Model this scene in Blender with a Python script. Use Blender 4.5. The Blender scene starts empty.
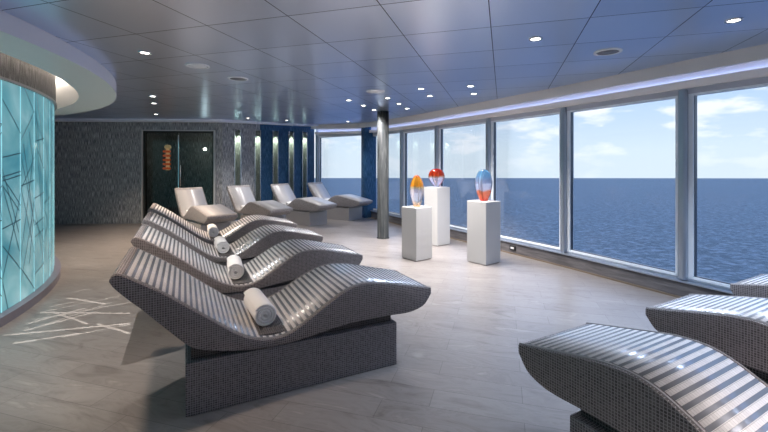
import bpy, bmesh, math, random
from mathutils import Vector, Matrix
random.seed(7)
S = bpy.context.scene
COL = S.collection
PI = math.pi

# ---------------------------------------------------------------- helpers
def link(o, parent=None):
    COL.objects.link(o)
    if parent is not None:
        o.parent = parent
    return o

def tag(o, label=None, cat=None, group=None, kind=None):
    if label: o['label'] = label
    if cat: o['category'] = cat
    if group: o['group'] = group
    if kind: o['kind'] = kind
    return o

def empty(name, loc, rz=0.0):
    o = bpy.data.objects.new(name, None)
    o.empty_display_size = 0.1
    o.location = loc
    o.rotation_euler = (0, 0, rz)
    return link(o)

class MB:
    """collects faces with material slots and metric UVs, builds one mesh object"""
    def __init__(s):
        s.bm = bmesh.new(); s.uv = s.bm.loops.layers.uv.new('UVMap')
    def face(s, pts, uvs=None, mi=0, smooth=False):
        vs = [s.bm.verts.new(p) for p in pts]
        f = s.bm.faces.new(vs); f.material_index = mi; f.smooth = smooth
        if uvs:
            for l, u in zip(f.loops, uvs): l[s.uv].uv = u
        return f
    def box(s, c, d, rz=0.0, mi=0):
        m = Matrix.Translation(c) @ Matrix.Rotation(rz, 4, 'Z')
        x, y, z = d[0]/2, d[1]/2, d[2]/2
        def P(a, b, e): return m @ Vector((a*x, b*y, e*z))
        fs = [((-1,-1),(1,-1)), ((1,-1),(1,1)), ((1,1),(-1,1)), ((-1,1),(-1,-1))]
        off = 0
        for a, b in fs:
            w = 2*x if a[1] == b[1] else 2*y
            s.face([P(*a,-1), P(*b,-1), P(*b,1), P(*a,1)], [(off,0),(off+w,0),(off+w,2*z),(off,2*z)], mi)
            off += w
        s.face([P(-1,-1,1),P(1,-1,1),P(1,1,1),P(-1,1,1)], [(0,0),(2*x,0),(2*x,2*y),(0,2*y)], mi)
        s.face([P(-1,1,-1),P(1,1,-1),P(1,-1,-1),P(-1,-1,-1)], [(0,0),(2*x,0),(2*x,2*y),(0,2*y)], mi)
    def lathe(s, prof, c=(0,0,0), n=32, mi=0, smooth=True):
        c = Vector(c)
        for i in range(n):
            a, b = 2*PI*i/n, 2*PI*(i+1)/n
            for (r0, z0), (r1, z1) in zip(prof[:-1], prof[1:]):
                p = [c+Vector((r0*math.cos(a), r0*math.sin(a), z0)), c+Vector((r0*math.cos(b), r0*math.sin(b), z0)),
                     c+Vector((r1*math.cos(b), r1*math.sin(b), z1)), c+Vector((r1*math.cos(a), r1*math.sin(a), z1))]
                u = [(a*max(r0, r1), z0), (b*max(r0, r1), z0), (b*max(r0, r1), z1), (a*max(r0, r1), z1)]
                if r0 < 1e-6: p, u = p[1:], u[1:]
                elif r1 < 1e-6: p, u = p[:3], u[:3]
                s.face(p, u, mi, smooth)
    def prism(s, poly, z0, z1, mi=0):
        n = len(poly); off = 0
        for i in range(n):
            a, b = poly[i], poly[(i+1) % n]
            w = math.dist(a, b)
            s.face([(a[0],a[1],z0),(b[0],b[1],z0),(b[0],b[1],z1),(a[0],a[1],z1)], [(off,z0),(off+w,z0),(off+w,z1),(off,z1)], mi)
            off += w
        s.face([(p[0],p[1],z1) for p in poly], [(p[0],p[1]) for p in poly], mi)
        s.face([(p[0],p[1],z0) for p in reversed(poly)], [(p[0],p[1]) for p in reversed(poly)], mi)
    def build(s, name, mats, parent=None, bevel=0, seg=2, weld=True, loc=None, rz=0.0):
        if weld: bmesh.ops.remove_doubles(s.bm, verts=s.bm.verts, dist=1e-5)
        bmesh.ops.recalc_face_normals(s.bm, faces=s.bm.faces)
        me = bpy.data.meshes.new(name)
        s.bm.to_mesh(me); s.bm.free()
        for m in (mats if isinstance(mats, (list, tuple)) else [mats]): me.materials.append(m)
        o = bpy.data.objects.new(name, me)
        if loc is not None: o.location = loc
        o.rotation_euler = (0, 0, rz)
        link(o, parent)
        if bevel:
            b = o.modifiers.new('b', 'BEVEL'); b.width = bevel; b.segments = seg; b.limit_method = 'ANGLE'; b.angle_limit = math.radians(40)
            b.harden_normals = False
        return o

def copy_tree(o, parent=None):
    c = o.copy(); link(c, parent)
    for ch in list(o.children): copy_tree(ch, c)
    return c

# ---------------------------------------------------------------- materials
def mat(name):
    m = bpy.data.materials.new(name); m.use_nodes = True
    nt = m.node_tree; b = nt.nodes['Principled BSDF']
    return m, nt, b
def N(nt, t, **k):
    n = nt.nodes.new(t)
    for a, v in k.items():
        if a in n.inputs.keys(): n.inputs[a].default_value = v
        else: setattr(n, a, v)
    return n
def L(nt, a, b): nt.links.new(a, b)
def simple(name, col, rough=.5, metal=0.0, spec=.5, emit=None, es=0.0, tint=None):
    m, nt, b = mat(name)
    b.inputs['Base Color'].default_value = (*col, 1)
    b.inputs['Roughness'].default_value = rough
    b.inputs['Metallic'].default_value = metal
    b.inputs['Specular IOR Level'].default_value = spec
    if tint: b.inputs['Specular Tint'].default_value = (*tint, 1)
    if emit:
        b.inputs['Emission Color'].default_value = (*emit, 1); b.inputs['Emission Strength'].default_value = es
    return m
def ramp(nt, stops, fac=None, interp='LINEAR'):
    r = nt.nodes.new('ShaderNodeValToRGB'); r.color_ramp.interpolation = interp
    e = r.color_ramp.elements
    while len(e) > 1: e.remove(e[-1])
    e[0].position = stops[0][0]; e[0].color = (*stops[0][1], 1)
    for p, c in stops[1:]:
        x = e.new(p); x.color = (*c, 1)
    if fac is not None: L(nt, fac, r.inputs[0])
    return r

def mosaic(name, tile, grout, pitch=.0135, rough=.25):
    m, nt, b = mat(name)
    uv = N(nt, 'ShaderNodeUVMap')
    br = N(nt, 'ShaderNodeTexBrick', offset=0.0)
    br.inputs['Scale'].default_value = 1.0
    br.inputs['Brick Width'].default_value = pitch; br.inputs['Row Height'].default_value = pitch
    br.inputs['Mortar Size'].default_value = pitch*.13; br.inputs['Mortar Smooth'].default_value = .2
    c0 = tuple(x*.65 for x in tile); c1 = tuple(x*1.5 for x in tile)
    br.inputs['Color1'].default_value = (*c0, 1); br.inputs['Color2'].default_value = (*c1, 1); br.inputs['Mortar'].default_value = (*grout, 1)
    L(nt, uv.outputs[0], br.inputs[0]); L(nt, br.outputs[0], b.inputs['Base Color'])
    mr = N(nt, 'ShaderNodeMapRange'); L(nt, br.outputs['Fac'], mr.inputs[0])
    mr.inputs['To Min'].default_value = rough; mr.inputs['To Max'].default_value = .8
    L(nt, mr.outputs[0], b.inputs['Roughness'])
    bp = N(nt, 'ShaderNodeBump', invert=True); bp.inputs['Strength'].default_value = .35; bp.inputs['Distance'].default_value = .002
    L(nt, br.outputs['Fac'], bp.inputs['Height']); L(nt, bp.outputs[0], b.inputs['Normal'])
    return m

def slats(name):
    m, nt, b = mat(name)
    uv = N(nt, 'ShaderNodeUVMap'); sx = N(nt, 'ShaderNodeSeparateXYZ'); L(nt, uv.outputs[0], sx.inputs[0])
    d = N(nt, 'ShaderNodeMath', operation='DIVIDE'); L(nt, sx.outputs[0], d.inputs[0]); d.inputs[1].default_value = .041
    f = N(nt, 'ShaderNodeMath', operation='FRACT'); L(nt, d.outputs[0], f.inputs[0])
    g = N(nt, 'ShaderNodeMath', operation='GREATER_THAN'); L(nt, f.outputs[0], g.inputs[0]); g.inputs[1].default_value = .58
    # small tiles along each strip
    br = N(nt, 'ShaderNodeTexBrick', offset=0.0)
    br.inputs['Scale'].default_value = 1.0; br.inputs['Brick Width'].default_value = .0205; br.inputs['Row Height'].default_value = .0205
    br.inputs['Mortar Size'].default_value = .0011
    br.inputs['Color1'].default_value = (.68, .64, .62, 1); br.inputs['Color2'].default_value = (.78, .74, .72, 1); br.inputs['Mortar'].default_value = (.38, .35, .33, 1)
    L(nt, uv.outputs[0], br.inputs[0])
    mx = N(nt, 'ShaderNodeMix', data_type='RGBA'); L(nt, g.outputs[0], mx.inputs[0]); L(nt, br.outputs[0], mx.inputs[6])
    mx.inputs[7].default_value = (.29, .295, .32, 1)
    L(nt, mx.outputs[2], b.inputs['Base Color'])
    mr = N(nt, 'ShaderNodeMapRange'); L(nt, g.outputs[0], mr.inputs[0]); mr.inputs['To Min'].default_value = .52; mr.inputs['To Max'].default_value = .27
    L(nt, mr.outputs[0], b.inputs['Roughness'])
    mt = N(nt, 'ShaderNodeMath', operation='MULTIPLY'); L(nt, g.outputs[0], mt.inputs[0]); mt.inputs[1].default_value = .5; L(nt, mt.outputs[0], b.inputs['Metallic'])
    b.inputs['Coat Weight'].default_value = .35; b.inputs['Coat Roughness'].default_value = .42; b.inputs['Coat IOR'].default_value = 1.75
    tn = N(nt, 'ShaderNodeMix', data_type='RGBA'); L(nt, g.outputs[0], tn.inputs[0]); tn.inputs[6].default_value = (.8, .9, 1, 1); tn.inputs[7].default_value = (.25, .6, 1, 1)
    L(nt, tn.outputs[2], b.inputs['Specular Tint'])
    b.inputs['Specular IOR Level'].default_value = .9
    bp = N(nt, 'ShaderNodeBump', invert=True); bp.inputs['Strength'].default_value = .3; bp.inputs['Distance'].default_value = .003
    L(nt, g.outputs[0], bp.inputs['Height']); L(nt, bp.outputs[0], b.inputs['Normal'])
    return m

TA = math.atan2(.285, -.958)   # plank direction
def floor_mat():
    m, nt, b = mat('stone_planks')
    tc = N(nt, 'ShaderNodeTexCoord'); mp = N(nt, 'ShaderNodeMapping'); mp.inputs['Rotation'].default_value = (0, 0, math.atan2(.285, .958))
    mp.inputs['Location'].default_value = (.44, .142, 0)
    L(nt, tc.outputs['Object'], mp.inputs[0])
    br = N(nt, 'ShaderNodeTexBrick', offset=.35); br.inputs['Scale'].default_value = 1.0
    br.inputs['Brick Width'].default_value = .86; br.inputs['Row Height'].default_value = .2; br.inputs['Mortar Size'].default_value = .0022
    br.inputs['Color1'].default_value = (.25, .23, .222, 1); br.inputs['Color2'].default_value = (.285, .265, .258, 1); br.inputs['Mortar'].default_value = (.16, .148, .142, 1)
    L(nt, mp.outputs[0], br.inputs[0])
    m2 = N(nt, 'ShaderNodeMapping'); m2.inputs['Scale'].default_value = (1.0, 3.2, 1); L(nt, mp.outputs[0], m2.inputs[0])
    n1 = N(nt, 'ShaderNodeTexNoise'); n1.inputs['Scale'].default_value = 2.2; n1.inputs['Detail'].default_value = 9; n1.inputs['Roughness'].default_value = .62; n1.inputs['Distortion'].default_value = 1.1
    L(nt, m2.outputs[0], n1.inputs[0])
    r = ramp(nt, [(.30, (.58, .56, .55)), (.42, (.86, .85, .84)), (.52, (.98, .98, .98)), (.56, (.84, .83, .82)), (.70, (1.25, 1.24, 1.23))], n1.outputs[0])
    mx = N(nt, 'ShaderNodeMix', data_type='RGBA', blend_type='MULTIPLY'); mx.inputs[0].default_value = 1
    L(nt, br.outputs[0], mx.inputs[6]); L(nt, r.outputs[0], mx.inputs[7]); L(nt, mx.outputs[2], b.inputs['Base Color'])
    b.inputs['Roughness'].default_value = .30
    bp = N(nt, 'ShaderNodeBump', invert=True); bp.inputs['Strength'].default_value = .25; bp.inputs['Distance'].default_value = .002
    L(nt, br.outputs['Fac'], bp.inputs['Height']); L(nt, bp.outputs[0], b.inputs['Normal'])
    return m

def ceiling_mat():
    m, nt, b = mat('satin_metal_panels')
    tc = N(nt, 'ShaderNodeTexCoord'); mp = N(nt, 'ShaderNodeMapping'); mp.inputs['Rotation'].default_value = (0, 0, math.atan2(.285, .958))
    mp.inputs['Location'].default_value = (.093, -3.33 + .68*5, 0)
    L(nt, tc.outputs['Object'], mp.inputs[0])
    br = N(nt, 'ShaderNodeTexBrick', offset=0.0); br.inputs['Scale'].default_value = 1.0
    br.inputs['Brick Width'].default_value = .722; br.inputs['Row Height'].default_value = .68; br.inputs['Mortar Size'].default_value = .0038
    br.inputs['Color1'].default_value = (.76, .79, .86, 1); br.inputs['Color2'].default_value = (.84, .87, .94, 1); br.inputs['Mortar'].default_value = (.02, .02, .03, 1)
    L(nt, mp.outputs[0], br.inputs[0]); L(nt, br.outputs[0], b.inputs['Base Color'])
    b.inputs['Metallic'].default_value = .87; b.inputs['Roughness'].default_value = .29
    b.inputs['Specular Tint'].default_value = (.6, .75, 1, 1)
    return m

def bark(name, c0, c1, c2, rough=.35, tint=(1, 1, 1), sc=1.0, metal=.0):
    m, nt, b = mat(name)
    uv = N(nt, 'ShaderNodeUVMap'); mp = N(nt, 'ShaderNodeMapping'); mp.inputs['Scale'].default_value = (110*sc, 6*sc, 1); L(nt, uv.outputs[0], mp.inputs[0])
    n = N(nt, 'ShaderNodeTexNoise'); n.inputs['Scale'].default_value = 1; n.inputs['Detail'].default_value = 5; n.inputs['Roughness'].default_value = .65
    L(nt, mp.outputs[0], n.inputs[0])
    r = ramp(nt, [(.36, c0), (.52, c1), (.68, c2)], n.outputs[0]); L(nt, r.outputs[0], b.inputs['Base Color'])
    b.inputs['Roughness'].default_value = rough; b.inputs['Specular Tint'].default_value = (*tint, 1); b.inputs['Metallic'].default_value = metal
    bp = N(nt, 'ShaderNodeBump'); bp.inputs['Strength'].default_value = .9; bp.inputs['Distance'].default_value = .012
    L(nt, n.outputs[0], bp.inputs['Height']); L(nt, bp.outputs[0], b.inputs['Normal'])
    return m

def glass_mat(name, col=(1, 1, 1), refl=1.0, rough=0.0):
    m = bpy.data.materials.new(name); m.use_nodes = True; nt = m.node_tree; nt.nodes.clear()
    out = N(nt, 'ShaderNodeOutputMaterial'); mix = N(nt, 'ShaderNodeMixShader'); fr = N(nt, 'ShaderNodeFresnel'); fr.inputs[0].default_value = 1.45
    mu = N(nt, 'ShaderNodeMath', operation='MULTIPLY'); mu.inputs[1].default_value = refl; L(nt, fr.outputs[0], mu.inputs[0])
    t = N(nt, 'ShaderNodeBsdfTransparent'); t.inputs[0].default_value = (*col, 1)
    g = N(nt, 'ShaderNodeBsdfGlossy'); g.inputs['Roughness'].default_value = rough
    L(nt, mu.outputs[0], mix.inputs[0]); L(nt, t.outputs[0], mix.inputs[1]); L(nt, g.outputs[0], mix.inputs[2]); L(nt, mix.outputs[0], out.inputs[0])
    return m

def egg_mat(name, stops, z0, z1, trans=.85):
    m, nt, b = mat(name)
    tc = N(nt, 'ShaderNodeTexCoord'); sx = N(nt, 'ShaderNodeSeparateXYZ'); L(nt, tc.outputs['Object'], sx.inputs[0])
    n = N(nt, 'ShaderNodeTexNoise'); n.inputs['Scale'].default_value = 9; n.inputs['Detail'].default_value = 4; n.inputs['Distortion'].default_value = 1.5
    L(nt, tc.outputs['Object'], n.inputs[0])
    a = N(nt, 'ShaderNodeMath', operation='MULTIPLY_ADD'); a.inputs[1].default_value = .09; L(nt, n.outputs[0], a.inputs[0]); L(nt, sx.outputs[2], a.inputs[2])
    mr = N(nt, 'ShaderNodeMapRange'); mr.inputs['From Min'].default_value = z0+.045; mr.inputs['From Max'].default_value = z1+.045; L(nt, a.outputs[0], mr.inputs[0])
    r = ramp(nt, stops, mr.outputs[0]); L(nt, r.outputs[0], b.inputs['Base Color'])
    b.inputs['Roughness'].default_value = .06; b.inputs['Transmission Weight'].default_value = trans; b.inputs['IOR'].default_value = 1.3
    b.inputs['Coat Weight'].default_value = .3
    return m

M = {}
M['floor'] = floor_mat(); M['ceiling'] = ceiling_mat()
M['shell'] = mosaic('grey_mosaic', (.14, .122, .124), (.39, .355, .36))
M['base'] = mosaic('grey_mosaic_base', (.135, .127, .137), (.33, .315, .335))
M['slats'] = slats('striped_tiles')
M['edge'] = simple('edge_trim', (.30, .28, .28), .3)
M['neck'] = mosaic('shaded_neck_mosaic', (.05, .045, .045), (.14, .13, .13))  # shade in the recess under the shell put into a darker tile colour
M['plain'] = mosaic('pale_small_mosaic', (.24, .225, .23), (.33, .31, .31), .014, .3)
M['plain_top'] = simple('pale_smooth_tiles', (.43, .43, .45), .3)
M['plain_base'] = simple('pale_base_tiles', (.34, .33, .33), .35)
M['wallstone'] = bark('dark_bark_stone', (.05, .053, .058), (.33, .34, .36), (.92, .93, .96), .35, (.75, .88, 1))
M['blue_tint_stone'] = bark('dark_blue_stone_and_light_tint', (.01, .035, .075), (.028, .085, .18), (.08, .18, .33), .25, (.35, .65, 1))  # on the niche wall, blue window light put into the stone colour
M['frieze'] = bark('silver_bark', (.03, .027, .027), (.12, .11, .11), (.36, .34, .335), .4, (1, 1, 1), .9)
M['niche'] = bark('green_grey_mosaic', (.10, .13, .11), (.22, .26, .23), (.36, .40, .36), .3, (1, 1, 1), .7)
M['white'] = simple('white_paint', (.78, .77, .76), .5)
M['soffit'] = simple('grey_green_satin', (.80, .84, .82), .4)
M['fascia'] = simple('pale_blue_grey_satin', (.78, .82, .96), .35)
M['bulk'] = simple('grey_satin_panel', (.70, .67, .66), .4)
M['blind'] = simple('grey_blind_cassette', (.50, .52, .60), .5)
M['beige'] = simple('beige_panel', (.95, .88, .80), .4)
M['metal'] = simple('brushed_aluminium', (.42, .47, .55), .3, .75)
M['framewhite'] = simple('light_window_frame', (.86, .92, .98), .3)
M['darkmetal'] = simple('dark_frame', (.10, .12, .15), .3, .5)
M['steel'] = simple('polished_steel', (.75, .75, .76), .15, 1)
M['kerb'] = bark('grey_brown_stone', (.09, .085, .088), (.14, .132, .138), (.19, .18, .185), .4, (1, 1, 1), .25)
[n for n in M['kerb'].node_tree.nodes if n.type == 'MAPPING'][0].inputs['Scale'].default_value = (2.5, 26, 1)
M['gold'] = simple('bronze_strip', (.24, .19, .14), .4, .3)
M['pane'] = glass_mat('window_glass', (.97, .985, 1), .22)
M['doorglass'] = glass_mat('dark_door_glass', (.60, .64, .62), .8)
M['pillar'] = bark('dark_slate_cladding', (.012, .014, .015), (.03, .033, .034), (.08, .08, .078), .6, (.8, .9, 1), .35)
M['pillar'].node_tree.nodes['Principled BSDF'].inputs['Specular IOR Level'].default_value = .15
M['plinth'] = simple('white_plinth_paint', (.50, .50, .50), .45)
M['towel'] = simple('white_terry', (.96, .95, .95), .9)
nt = M['towel'].node_tree; b = nt.nodes['Principled BSDF']
n = N(nt, 'ShaderNodeTexNoise'); n.inputs['Scale'].default_value = 260; bp = N(nt, 'ShaderNodeBump'); bp.inputs['Strength'].default_value = .4; bp.inputs['Distance'].default_value = .003
tc = N(nt, 'ShaderNodeTexCoord'); L(nt, tc.outputs['Object'], n.inputs[0]); L(nt, n.outputs[0], bp.inputs['Height']); L(nt, bp.outputs[0], b.inputs['Normal'])
M['lens'] = simple('lamp_lens', (.9, .9, .9), .4, emit=(1, .95, .88), es=9)
M['black'] = simple('black_plastic', (.02, .02, .02), .4)
M['grille'] = simple('white_speaker_grille', (.95, .95, .97), .5)
M['darkgrille'] = simple('dark_grille', (.16, .17, .20), .5)
M['dark'] = simple('dark_interior', (.02, .022, .022), .6)
M['orange'] = simple('orange_glaze_glow', (.85, .12, .02), .25, emit=(.9, .15, .03), es=.25)  # faint glow added to the ornament blocks, which are no lamp
M['cream'] = simple('cream_glaze_glow', (.85, .62, .38), .3, emit=(.9, .6, .3), es=.25)  # same added glow on the cream parts
M['lavender_led'] = simple('blue_led_cove', (.4, .5, .9), .5, emit=(.34, .48, 1.0), es=4)
M['warm_led'] = simple('warm_led_strip', (1, .95, .9), .5, emit=(1, .90, .78), es=5.5)
M['bulb'] = simple('bright_bulb', (1, 1, 1), .5, emit=(1, .96, .85), es=60)

def teal_mat(name, k=1.0):
    m, nt, b = mat(name)
    uv = N(nt, 'ShaderNodeUVMap'); sx = N(nt, 'ShaderNodeSeparateXYZ'); L(nt, uv.outputs[0], sx.inputs[0])
    n = N(nt, 'ShaderNodeTexNoise'); n.inputs['Scale'].default_value = 1.6; n.inputs['Detail'].default_value = 3; n.inputs['Distortion'].default_value = .8
    L(nt, uv.outputs[0], n.inputs[0])
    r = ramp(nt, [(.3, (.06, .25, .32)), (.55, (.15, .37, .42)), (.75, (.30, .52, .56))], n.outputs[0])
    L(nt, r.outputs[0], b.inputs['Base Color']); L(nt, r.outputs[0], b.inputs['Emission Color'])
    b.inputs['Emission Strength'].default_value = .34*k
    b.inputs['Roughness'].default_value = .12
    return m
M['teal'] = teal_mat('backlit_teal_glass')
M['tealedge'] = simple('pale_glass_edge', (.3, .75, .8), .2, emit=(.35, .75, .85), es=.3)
M['tealline'] = simple('etched_dark_teal_line', (.01, .10, .15), .3, emit=(.01, .12, .18), es=.1)

# ---------------------------------------------------------------- plan
G = [(-2.12, 12.95), (-.44, 11.75), (.50, 10.0), (1.20, 8.70), (1.96, 7.32), (2.72, 5.96), (3.43, 4.54), (4.16, 3.12), (4.80, 1.68), (5.28, .18), (5.58, -1.35), (5.75, -3.0)]
CORNER = (-4.2, 10.4)
WL = (-9.6, 10.02)
REAR = -3.0
def zc(y): return 2.61 + (.0075*(y-8)**2 if y > 8 else 0)
def zt(y): return 2.33 + (.0055*(y-8)**2 if y > 8 else 0)
ZB = .25

def offset_line(pts, d):
    """offset polyline to its left side by d (interior on the left or right by sign)"""
    out = []
    for i, p in enumerate(pts):
        ns = []
        for a, b in ((i-1, i), (i, i+1)):
            if a >= 0 and b < len(pts):
                v = Vector(pts[b]) - Vector(pts[a]); v.normalize(); ns.append(Vector((v.y, -v.x)))
        n = ns[0] if len(ns) == 1 else (ns[0]+ns[1]).normalized()
        k = 1.0 if len(ns) == 1 else 1/max(.3, n.dot(ns[0]))
        out.append((p[0]+n.x*d*k, p[1]+n.y*d*k))
    return out
# walking G from far to near, right-hand normal points to the interior (-x side)?
def inward(d): return offset_line(G, d)

DC = Vector((-8.71, 2.23))   # centre of the round spa room
def arc(R, a0, a1, n): return [(DC.x+R*math.cos(math.radians(a0+(a1-a0)*i/n)), DC.y+R*math.sin(math.radians(a0+(a1-a0)*i/n))) for i in range(n+1)]

# floor
out = inward(-.08)
mb = MB()
poly = [WL, CORNER] + out + [(-9.6, REAR)]
poly2 = [(x, y + (.1 if i < 2 else 0)) for i, (x, y) in enumerate(poly)]
mb.face([(x, y, 0) for x, y in reversed(poly2)]); mb.face([(x, y, -.15) for x, y in poly2])
for i in range(len(poly2)):
    a, b = poly2[i], poly2[(i+1) % len(poly2)]
    mb.face([(*a, 0), (*b, 0), (*b, -.15), (*a, -.15)])
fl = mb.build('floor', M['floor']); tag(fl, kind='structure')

# ceiling: outside boundary follows the window soffit, inner boundary the drum ring
ce = inward(.30)
cp = [WL, CORNER] + ce + [(-3.0, REAR)] + arc(5.95, -60, 100, 48)
cp = cp[:1] + cp[1:]
mb = MB()
up = mb.bm
vs = [up.verts.new((x, y, 2.61)) for x, y in cp]
f = up.faces.new(vs)
for yy in [8, 8.5, 9, 9.5, 10, 10.5, 11, 11.5, 12, 12.5]:
    bmesh.ops.bisect_plane(up, geom=up.verts[:]+up.edges[:]+up.faces[:], plane_co=(0, yy, 0), plane_no=(0, 1, 0))
for v in up.verts: v.co.z = zc(v.co.y)
bmesh.ops.triangulate(up, faces=up.faces[:])
r = bmesh.ops.extrude_face_region(up, geom=up.faces[:])
for v in [g for g in r['geom'] if isinstance(g, bmesh.types.BMVert)]: v.co.z += .06
c_ = mb.build('ceiling', M['ceiling'], weld=False); tag(c_, kind='structure')

# ---- right window wall
k_in, k_out = inward(.10), inward(-.08)
def strip(mb, a, b, z0, z1, mi=0):
    """solid between two polylines a (inner), b (outer); z may be functions of y"""
    f0 = z0 if callable(z0) else (lambda y: z0); f1 = z1 if callable(z1) else (lambda y: z1)
    off = 0
    for i in range(len(a)-1):
        w = math.dist(a[i], a[i+1])
        A, B, C, D = a[i], a[i+1], b[i+1], b[i]
        lo = [(*p, f0(p[1])) for p in (A, B, C, D)]; hi = [(*p, f1(p[1])) for p in (A, B, C, D)]
        h0, h1 = lo[0][2], hi[0][2]
        mb.face([lo[0], lo[1], hi[1], hi[0]], [(off, h0), (off+w, h0), (off+w, h1), (off, h1)], mi)
        mb.face([lo[2], lo[3], hi[3], hi[2]], [(off+w, h0), (off, h0), (off, h1), (off+w, h1)], mi)
        mb.face(hi, [(off, 0), (off+w, 0), (off+w, .2), (off, .2)], mi)
        mb.face(lo[::-1], [(off, 0), (off+w, 0), (off+w, .2), (off, .2)][::-1], mi)
        off += w
        if i == 0: mb.face([lo[3], lo[0], hi[0], hi[3]], None, mi)
        if i == len(a)-2: mb.face([lo[1], lo[2], hi[2], hi[1]], None, mi)
mb = MB(); strip(mb, k_in, k_out, 0, .185); o = mb.build('wall_right', M['kerb']); tag(o, kind='structure')
mb = MB(); strip(mb, inward(.112), inward(.101), 0, .022); o = mb.build('baseboard_right', M['gold']); tag(o, kind='structure')
mb = MB(); strip(mb, inward(.125), inward(-.08), .185, .205); strip(mb, inward(.055), inward(-.07), .205, .228); o = mb.build('trim_1', M['metal'], bevel=.004); tag(o, kind='structure')
# soffit above windows
mb = MB()
strip(mb, inward(.34), inward(.30), lambda y: zc(y)-.135, lambda y: zc(y)+.06)
o = mb.build('trim_2', M['bulk']); tag(o, kind='structure')
mb = MB(); strip(mb, inward(.142), inward(.122), lambda y: zt(y)+.055, lambda y: zt(y)+.07)
o = mb.build('cove_light_strip', M['lavender_led']); tag(o, 'long blue lit cove strip above the row of tall windows', 'light strip')
mb = MB(); strip(mb, inward(.11), inward(-.08), lambda y: zt(y)+.03, lambda y: zc(y)+.06)
o = mb.build('trim_3', M['beige']); tag(o, kind='structure')
mb = MB(); strip(mb, inward(.165), inward(.15), lambda y: zt(y)+.02, lambda y: zt(y)+.10); strip(mb, inward(.15), inward(.10), lambda y: zt(y)+.02, lambda y: zt(y)+.035)
o = mb.build('trim_40', M['beige']); tag(o, kind='structure')
mb = MB(); strip(mb, inward(.31), inward(-.05), lambda y: zc(y)+.0, lambda y: zc(y)+.05)
o = mb.build('trim_41', M['white']); tag(o, kind='structure')
# roller blind cassette
mb = MB(); strip(mb, inward(.05), inward(-.02), lambda y: zt(y)-.035, lambda y: zt(y)+.03)
o = mb.build('trim_4', M['blind']); tag(o, kind='structure')

nwin = 0; tn = 5
for i in range(len(G)-1):
    a, b = Vector(G[i]), Vector(G[i+1]); v = (b-a); ln = v.length; v.normalize(); ang = math.atan2(v.y, v.x); nrm = Vector((v.y, -v.x))
    nwin += 1
    mid = (a+b)/2
    w = empty('window_%d' % nwin, (mid.x, mid.y, .228), ang); tag(w, kind='structure')
    z0 = 0.0; top = zt(mid.y) - .035 - .228 + .02
    mb = MB(); fw = .05
    mb.box((-ln/2+.065, 0, (z0+top)/2), (fw, .09, top-z0)); mb.box((ln/2-.065, 0, (z0+top)/2), (fw, .09, top-z0))
    mb.box((0, 0, z0+.014), (ln-.10, .09, .028)); mb.box((0, 0, top-.02), (ln-.10, .09, .04))
    mb.build('window_frame', M['framewhite'], w, bevel=.004)
    mb = MB()
    for s in (-1, 1): mb.box((s*(ln/2-.094), 0, (z0+top)/2), (.006, .05, top-.07))
    mb.box((0, 0, z0+.034), (ln-.20, .05, .010))
    mb.build('gasket', M['darkmetal'], w)
    mb = MB(); mb.box((0, 0, (z0+top)/2), (ln-.19, .012, top-.08)); mb.build('pane', M['pane'], w)
for i in range(len(G)):
    p = Vector(G[i]); q = inward(.035)[i]
    d = Vector(G[min(i+1, len(G)-1)]) - Vector(G[max(i-1, 0)]); ang = math.atan2(d.y, d.x)
    mb = MB()
    hh = zt(p.y)+.03-.205
    mb.box((0, 0, hh/2), (.085, .15, hh))
    if i == 1: continue
    o = mb.build('trim_%d' % tn, M['metal'], bevel=.03, seg=4, loc=(q[0], q[1], .205), rz=ang); tn += 1; tag(o, kind='structure')

# corner column (clad in blue glazed stone)
mb = MB(); r_ = .2
pl = []
for a in range(24):
    t = 2*PI*a/24; c, s = math.cos(t), math.sin(t)
    pl.append((r_*abs(c)**.45*(1 if c > 0 else -1), .15*abs(s)**.45*(1 if s > 0 else -1)))
mb.prism(pl, 0, zc(11.6)+.02)
o = mb.build('square_column', M['blue_tint_stone'], loc=(-.44, 11.52, 0), rz=.5)
tag(o, 'broad dark blue clad column between the far windows', 'column')

# pillar
mb = MB(); mb.lathe([(0, 0), (.13, 0), (.13, .012), (.118, .014), (.118, 2.60), (0, 2.60)], n=40)
o = mb.build('round_pillar', M['pillar'], loc=(-.02, 8.22, 0))
tag(o, 'slim round dark slate pillar standing free in the room', 'pillar')

# ---- back walls
def wall_quad(mb, a, b, z0, z1, th=.12, mi=0, out_sign=1, u0=0):
    v = Vector(b)-Vector(a); w = v.length; v.normalize(); n = Vector((-v.y, v.x))*th*out_sign
    A, B = Vector(a), Vector(b); C, D = B+n, A+n
    P = lambda p, z: (p.x, p.y, z)
    mb.face([P(A,z0),P(B,z0),P(B,z1),P(A,z1)], [(u0,z0),(u0+w,z0),(u0+w,z1),(u0,z1)], mi)
    mb.face([P(C,z0),P(D,z0),P(D,z1),P(C,z1)], [(u0+w,z0),(u0,z0),(u0,z1),(u0+w,z1)], mi)
    mb.face([P(A,z1),P(B,z1),P(C,z1),P(D,z1)], [(u0,z1),(u0+w,z1),(u0+w,z1+th),(u0,z1+th)], mi)
    mb.face([P(A,z0),P(D,z0),P(C,z0),P(B,z0)], None, mi)
    mb.face([P(A,z0),P(A,z1),P(D,z1),P(D,z0)], [(u0,z0),(u0,z1),(u0+th,z1),(u0+th,z0)], mi)
    mb.face([P(B,z0),P(C,z0),P(C,z1),P(B,z1)], [(u0,z0),(u0+th,z0),(u0+th,z1),(u0,z1)], mi)
def onwall(px):   # x on the back wall seen at image column px
    s = (px-384)/400
    # wall line WL->CORNER
    dx, dy = CORNER[0]-WL[0], CORNER[1]-WL[1]
    t = (s*WL[1]-WL[0])/(dx-s*dy)
    return (WL[0]+dx*t, WL[1]+dy*t)
dl, dr = onwall(142.5), onwall(215.5)
ZD = 2.40
mb = MB()
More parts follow.
